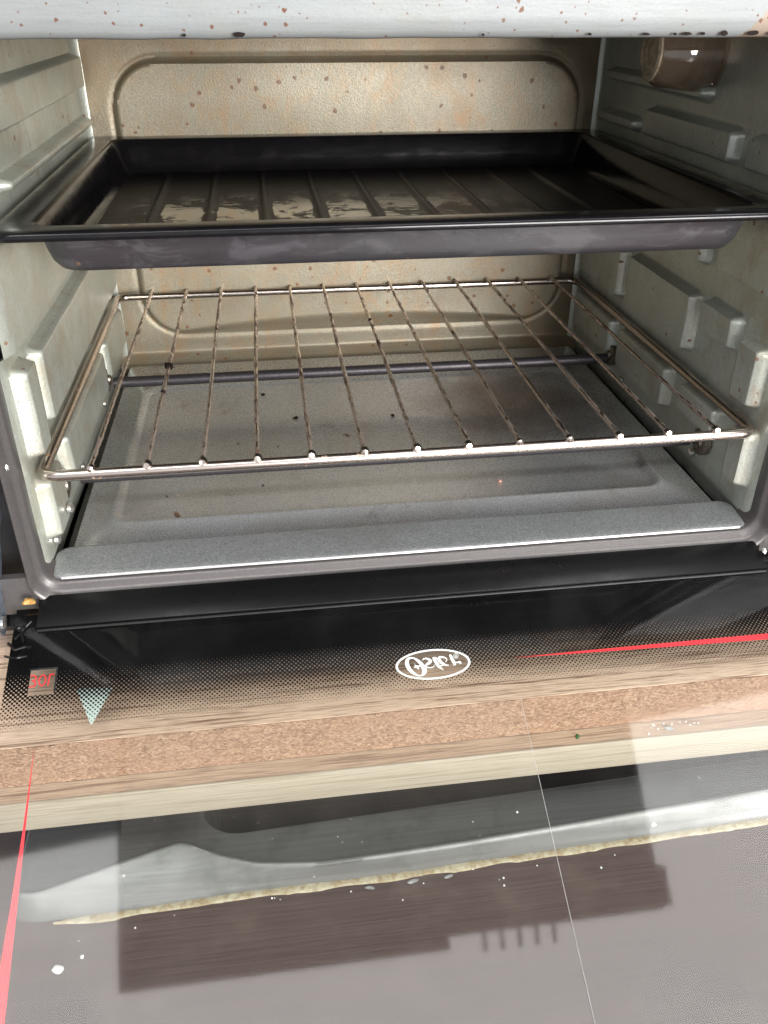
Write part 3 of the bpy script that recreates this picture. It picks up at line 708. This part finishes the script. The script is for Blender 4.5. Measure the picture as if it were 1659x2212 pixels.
# ================================================================== BAKING TRAY
bt = empty('baking_tray', (0, .14, .088)); tag(bt, 'black nonstick baking tray with ribbed greasy base on the upper ledges', 'baking tray')
def tray():
    X0, X1, Y0, Y1 = -.1705, .1705, .0000, .2725
    def rc(i, r): return (X0 + i, X1 - i, Y0 + i, Y1 - i, r)
    zt = .1056
    prof = [(.0022, zt - .0036, .008), (.0004, zt - .0034, .0095), (-.0002, zt - .0022, .010), (.0002, zt - .0008, .010), (.0012, zt, .0095), (.0035, zt + .0002, .009), (.0132, zt - .0001, .008), (.0150, zt - .0004, .0085), (.0160, zt - .0018, .009),
            (.0185, zt - .0120, .012), (.0200, zt - .0168, .012), (.0216, zt - .0190, .011), (.0245, zt - .0196, .010)]
    rgs = [[(x, y, z) for x, y in rrect(*rc(i, r), 16, 60, 40)] for i, z, r in prof]
    inner = list(rgs)
    g = G(); g.rings(inner)
    pl(g.done('tray_pan', M['nonstick'], sharp=70), bt); g = G()
    # underside
    prof2 = [(.0022, zt - .0036, .008), (.0020, zt - .0024, .008), (.0130, zt - .0014, .009), (.0150, zt - .0024, .012), (.0166, zt - .0120, .013), (.0178, zt - .0165, .013), (.0200, zt - .0200, .013), (.0245, zt - .0210, .010)]
    g.rings([[(x, y, z) for x, y in rrect(*rc(i, r), 16, 60, 40)] for i, z, r in prof2], cap_last=True)
    pl(g.done('outer_skirt', M['skirt'], sharp=70), bt)
    # ribbed base
    a, b, c, d = X0 + .0244, X1 - .0244, Y0 + .0244, Y1 - .0244
    nx, ny = 260, 90; V = []; F = []
    for j in range(ny + 1):
        for i in range(nx + 1):
            x = a + (b - a) * i / nx; y = c + (d - c) * j / ny
            e = sstep(min(y - c, d - y) / .018) * sstep(min(x - a, b - x) / .010)
            ph = ((x + .146) / .0292) % 1.0
            rib = sstep((ph - .80) / .08) - sstep((ph - .90) / .08)
            V.append((x, y, zt - .0196 + e * (.0015 * rib + .0003 * noise.noise(Vector((x * 22, y * 12, 4))))))
    n = nx + 1
    for j in range(ny):
        for i in range(nx): F.append((j * n + i, j * n + i + 1, (j + 1) * n + i + 1, (j + 1) * n + i))
    pl(link_mesh('ribbed_base', V, F, M['grease'], sharp=80), bt)
tray()

# ================================================================== BOARDS UNDER THE OVEN
ub = empty('chipboard_shelf', (0, .2, -.1154)); tag(ub, 'brown wood-look board with raw chipboard front edge, directly under the oven', 'board')
pl(G().box(-.62, .62, -.0714, .46, -.0924, -.0920).done('laminate_face', M['wood'], smooth=False), ub)
def chip_edge():
    N = 500; Z = 22; V = []; F = []
    for j in range(Z + 1):
        for i in range(N + 1):
            x = -.62 + 1.24 * i / N; z = -.1152 + .0227 * j / Z
            V.append((x, -.0716 - .0008 * max(0, noise.noise(Vector((x * 300, z * 300, 0)))) - .0004 * noise.noise(Vector((x * 40, z * 90, 3))), z))
    n = N + 1
    for j in range(Z):
        for i in range(N): F.append((j * n + i, j * n + i + 1, (j + 1) * n + i + 1, (j + 1) * n + i))
    b = len(V); V += [(-.62, .46, -.1152), (.62, .46, -.1152), (.62, .46, -.0925), (-.62, .46, -.0925)]
    F += [(b, b + 1, b + 2, b + 3), (0, N, b + 1, b), (b + 3, b + 2, Z * n + N, Z * n), (0, b, b + 3, Z * n), (N, Z * n + N, b + 2, b + 1)]
    return pl(link_mesh('chipboard_core', V, F, M['chip'], sharp=80), ub)
chip_edge()
lb = empty('pale_edged_board', (0, .2, -.1323)); tag(lb, 'lower board with pale oak edge strip, standing out a little in front', 'board')
pl(G().box(-.66, .66, -.0806, .46, -.1321, -.1156).done('board_core', M['wood_shaded'], smooth=False), lb)
pl(G().box(-.66, .66, -.0819, -.0807, -.1323, -.1154, .0003).done('edge_band', M['lightwood']), lb)
pl(G().box(-.60, .60, .10, .14, -.1500, -.1323).done('batten', M['wood'], smooth=False), lb)

# ================================================================== SINK AND WORKTOP BELOW
cx_ = [-.1954, -.1899, -.1837, -.1690, -.1492, -.1332, -.1211, -.1129, -.1026, -.0860, -.0565, -.0287, .0088, .0541, .1082, .1641, .2254, .60]
l0y = [-.1005, -.1033, -.1050, -.1048, -.1046, -.1039, -.1033, -.1030, -.1025, -.1023, -.1022, -.1022, -.1010, -.0996, -.0979, -.0961, -.0942, -.083]
l1y = [-.0974, -.0983, -.1001, -.0956, -.0894, -.0848, -.0813, -.0859, -.0915, -.0977, -.1012, -.1005, -.0991, -.0964, -.0929, -.0893, -.0854, -.064]
def interp(x, X, Y):
    if x <= X[0]: return Y[0]
    for i in range(len(X) - 1):
        if x <= X[i + 1]: t = (x - X[i]) / (X[i + 1] - X[i]); return Y[i] + t * (Y[i + 1] - Y[i])
    return Y[-1]
def smooth_line(x, Y, w=.004):
    return sum(interp(x + k * w / 2, cx_, Y) * wt for k, wt in ((-2, 1), (-1, 2), (0, 3), (1, 2), (2, 1))) / 9
sk = empty('steel_sink', (0, .0, -.165)); tag(sk, 'grey steel sink with a raised curved rim, below the boards and seen through the glass', 'sink')
def sink():
    N = 320; rgs = []
    for i in range(N + 1):
        t = i / N; x = -.1960 + (.60 + .1960) * t ** 1.35
        edge = sstep((x + .1960) / .007)              # rounds the left end over
        y0 = smooth_line(x, l0y); y1 = smooth_line(x, l1y)
        zc = -.1640 + .0112 * edge
        row = [(x, y0, -.1652)]
        gap = max(y1 - y0, .0018)
        row.append((x, y0 + .0003, -.1640 + .0018 * edge))
        row.append((x, y0 + gap * .25, -.1640 + .0032 * edge))
        row.append((x, y0 + gap * .28, -.1640 + .0044 * edge))
        row.append((x, y0 + gap * .75, -.1640 + .0085 * edge))
        row.append((x, y1 - .0004, zc - .0006 * edge)); row.append((x, y1 + .0008, zc)); row.append((x, y1 + .0024, zc - .0012 * edge))
        row.append((x, y1 + .0055, -.1640 + .0058 * edge)); row.append((x, y1 + .0080, -.1640 + .0045 * edge))
        # deck, then the bowl whose corner is rounded on the left
        yb = -.0665
        c = .020
        if x < -.1140: yb = .06
        elif x < -.1140 + c: q = (x + .1140) / c; yb = -.0740 + .020 * (1 - math.sqrt(max(0, 1 - (1 - q) ** 2)))
        else: yb = -.0740 + .012 * max(0, x + .094) / .30
        yb = max(yb, y1 + .0095)
        row.append((x, yb - .0010, -.1596)); row.append((x, yb + .0004, -.1602)); row.append((x, yb + .0016, -.1625 if yb < .05 else -.1603)); row.append((x, yb + .004, -.1750 if yb < .05 else -.1604))
        row.append((x, yb + .010, -.235 if yb < .05 else -.1605)); row.append((x, .30, -.24 if yb < .05 else -.1606))
        rgs.append(row)
    return pl(G().rings(rgs, closed=False).done('rim_and_bowl', M['sink'], sharp=70), sk)
sink()
wt = G()
wt.box(-1.2, 1.2, -.95, -.0935, -.205, -.1655); wt.box(-1.2, -.1975, -.0935, .60, -.205, -.1655)
o = wt.done('countertop', M['counter'], smooth=False); tag(o, kind='structure')
def bead():
    N = 420; pts = []; V = []
    rgs = []
    for i in range(N + 1):
        x = -.176 + .60 * i / N
        y = smooth_line(x, l0y) - .0008
        n1 = noise.noise(Vector((x * 55, 0, 0))); n2 = noise.noise(Vector((x * 190, 3, 0))) * .6 + .5 * noise.noise(Vector((x * 620, 1, 0))); n3 = noise.noise(Vector((x * 25, 7, 0)))
        w = (.0021 + .0012 * n1 + .0005 * n2 + .0012 * max(0, noise.noise(Vector((x * 130, 5, 0))) - .25)) * sstep((x + .180) / .02) + .0003
        h = .0009 + .0003 * n2 + .0004 * n1
        row = []
        for k in range(9):
            a = math.pi * k / 8
            row.append((x, y - w * math.cos(a) + .0006 * n3 + (.0013 * n2 if k > 5 else .0004 * n2), -.1656 + max(.0006, h) * math.sin(a) * (1 + .3 * noise.noise(Vector((x * 400, k, 0))))))
        rgs.append(row)
    return G().rings(rgs, closed=False).done('sealant_bead', M['silicone'], sharp=70)
tag(bead(), 'ragged cream sealant bead between the steel sink and the brown worktop', 'sealant')

# ================================================================== CRUMBS AND FLAKES
def chunk(name, loc, sx, sy, sz, mat, seed, label, cat_, group=None):
    bm = bmesh.new(); bmesh.ops.create_icosphere(bm, subdivisions=2, radius=1)
    for q in bm.verts:
        k = 1 + .45 * noise.noise(q.co * 1.6 + Vector((seed * 3.3, 0, 0))); q.co = Vector((q.co.x * sx * k, q.co.y * sy * k, max(q.co.z, -.5) * sz * k))
    o = link_mesh(name, [q.co[:] for q in bm.verts], [[q.index for q in f.verts] for f in bm.faces], mat, None, loc=(loc[0], loc[1], loc[2] + sz * .5)); bm.free()
    o.rotation_euler = (0, 0, random.uniform(-.3, .3) if 'smear' in name else random.random() * 3)
    return tag(o, label, cat_, group)
ZC = -.1655
chunk('paint_flake', (-.1700, -.1280, ZC), .0026, .0019, .0009, M['flake'], 1, 'largest white flake on the brown worktop, left of the photo', 'flake')
chunk('paint_flake', (-.1610, -.1235, ZC), .0009, .0008, .0006, M['flake'], 2, 'small white flake just beyond the largest one on the worktop', 'flake')
chunk('residue_smear', (.0010, -.1065, ZC), .0022, .0008, .0004, M['smear'], 3, 'whitish smear on worktop by the sealant, rightmost of three', 'residue')
chunk('residue_smear', (-.0160, -.1068, ZC), .0026, .0011, .0004, M['smear'], 4, 'whitish smear on worktop by the sealant, middle of three', 'residue')
chunk('residue_smear', (-.0360, -.1075, ZC), .0022, .0008, .0004, M['smear'], 5, 'whitish smear on worktop by the sealant, leftmost of three', 'residue')
for i in range(16):
    x = -.165 + .34 * random.random(); y = smooth_line(x, l0y) - .0035 - .012 * random.random() ** 2
    s = .0002 + .0003 * random.random()
    chunk('grit_speck', (x, y, ZC), s, s, s, M['flake'], 10 + i, 'tiny pale speck of grit on the worktop along the sealant', 'grit', 'specks along the sealant')
for i in range(9):
    x = -.09 + .27 * random.random(); y = smooth_line(x, l1y) + .010 + .012 * random.random()
    s = .0002 + .0002 * random.random()
    if y < -.066: chunk('sink_speck', (x, y, -.1598), s, s, s, M['flake'], 50 + i, 'tiny pale speck on the steel deck of the sink', 'grit', 'specks on the sink')
ZB = -.1154
chunk('green_crumb', (.0670, -.0765, ZB), .0014, .0008, .0008, M['green'], 80, 'small dark green crumb on the lower board ledge', 'crumb')
chunk('powder_clump', (.1120, -.0772, ZB), .0021, .0010, .0007, M['smear'], 81, 'largest white powder clump on the lower board ledge', 'powder')
for i in range(14):
    s = .0002 + .0003 * random.random()
    chunk('powder_grain', (.098 + .03 * random.random(), -.0735 - .007 * random.random(), ZB), s, s, s, M['flake'], 90 + i, 'tiny white grain scattered round the powder clump on the board ledge', 'powder', 'powder grains on the board ledge')
ZT = -.0507
chunk('brown_crumb', (-.1190, .0450, ZT), .0026, .0011, .0006, M['browncrumb'], 120, 'longest brown flake near the front left of the crumb tray', 'crumb')
chunk('pink_crumb', (.0590, .0570, ZT), .0012, .0010, .0010, M['pinkcrumb'], 121, 'single pinkish crumb near the front right of the crumb tray', 'crumb')
chunk('burnt_crumb', (.0120, .1530, ZT), .0011, .0012, .0010, M['char'], 122, 'round black crumb under the middle of the wire rack', 'crumb')
chunk('burnt_crumb', (-.0510, .1580, ZT), .0024, .0014, .0006, M['char'], 123, 'dark flake under the fifth rod gap of the rack', 'crumb')
for i in range(8):
    x = -.14 + .26 * random.random(); y = .045 + .16 * random.random(); s = .0005 + .0008 * random.random() ** 2
    chunk('burnt_speck', (x, y, ZT), s * 1.5, s, s * .5, M['char'], 130 + i, 'tiny charred speck lying on the grey crumb tray', 'crumb', 'charred specks on the crumb tray')
chunk('yellow_crumb', (-.1815, -.0190, -.0545), .0028, .0019, .0017, M['brass'], 160, 'orange yellow food scrap at the left door hinge', 'food scrap')
chunk('pale_crumb', (.1745, -.0245, -.0545), .0020, .0011, .0012, M['flake'], 161, 'pale crumb at the right end of the black hinge strip', 'crumb')

for i in range(15):
    x = -.165 + .33 * random.random(); s_ = .0002 + .0003 * random.random()
    chunk('hinge_speck', (x, -.0178 - .0015 * random.random(), -.0560), s_ * 1.8, s_, s_ * .8, M['smear'], 170 + i, 'tiny pale crumb caught along the black strip below the oven frame', 'crumb', 'crumbs along the door hinge')
# ================================================================== CUPBOARD OVERHEAD (mirrored in the door glass)
cb = empty('wall_cupboard', (.046, .05, .70)); tag(cb, 'dark cupboard above the oven, seen as a dark rectangle mirrored in the door glass', 'cupboard')
pl(G().box(-.295, .385, -.288, .015, .70, 1.10, .002).done('cupboard_body', M['cupboard']), cb)
pl(G().box(-1.10, 1.30, .016, .42, .69, 1.10, .002).done('cupboard_row', M['cupboard']), cb)
pl(G().box(-.295, .105, -.303, -.289, .702, 1.098, .002).done('cupboard_door', M['cupboard']), cb)
pl(G().box(.386, .397, -.285, -.238, .702, .80, .001).done('cupboard_handle', M['cupboard']), cb)
for i in range(5):
    x = .150 + .0225 * i
    hk = G().tube([(x, -.288, .712), (x, -.304, .712), (x, -.311, .715)], .0028, 8).done('row_hook', M['steel'], None)
    pl(hk, cb)
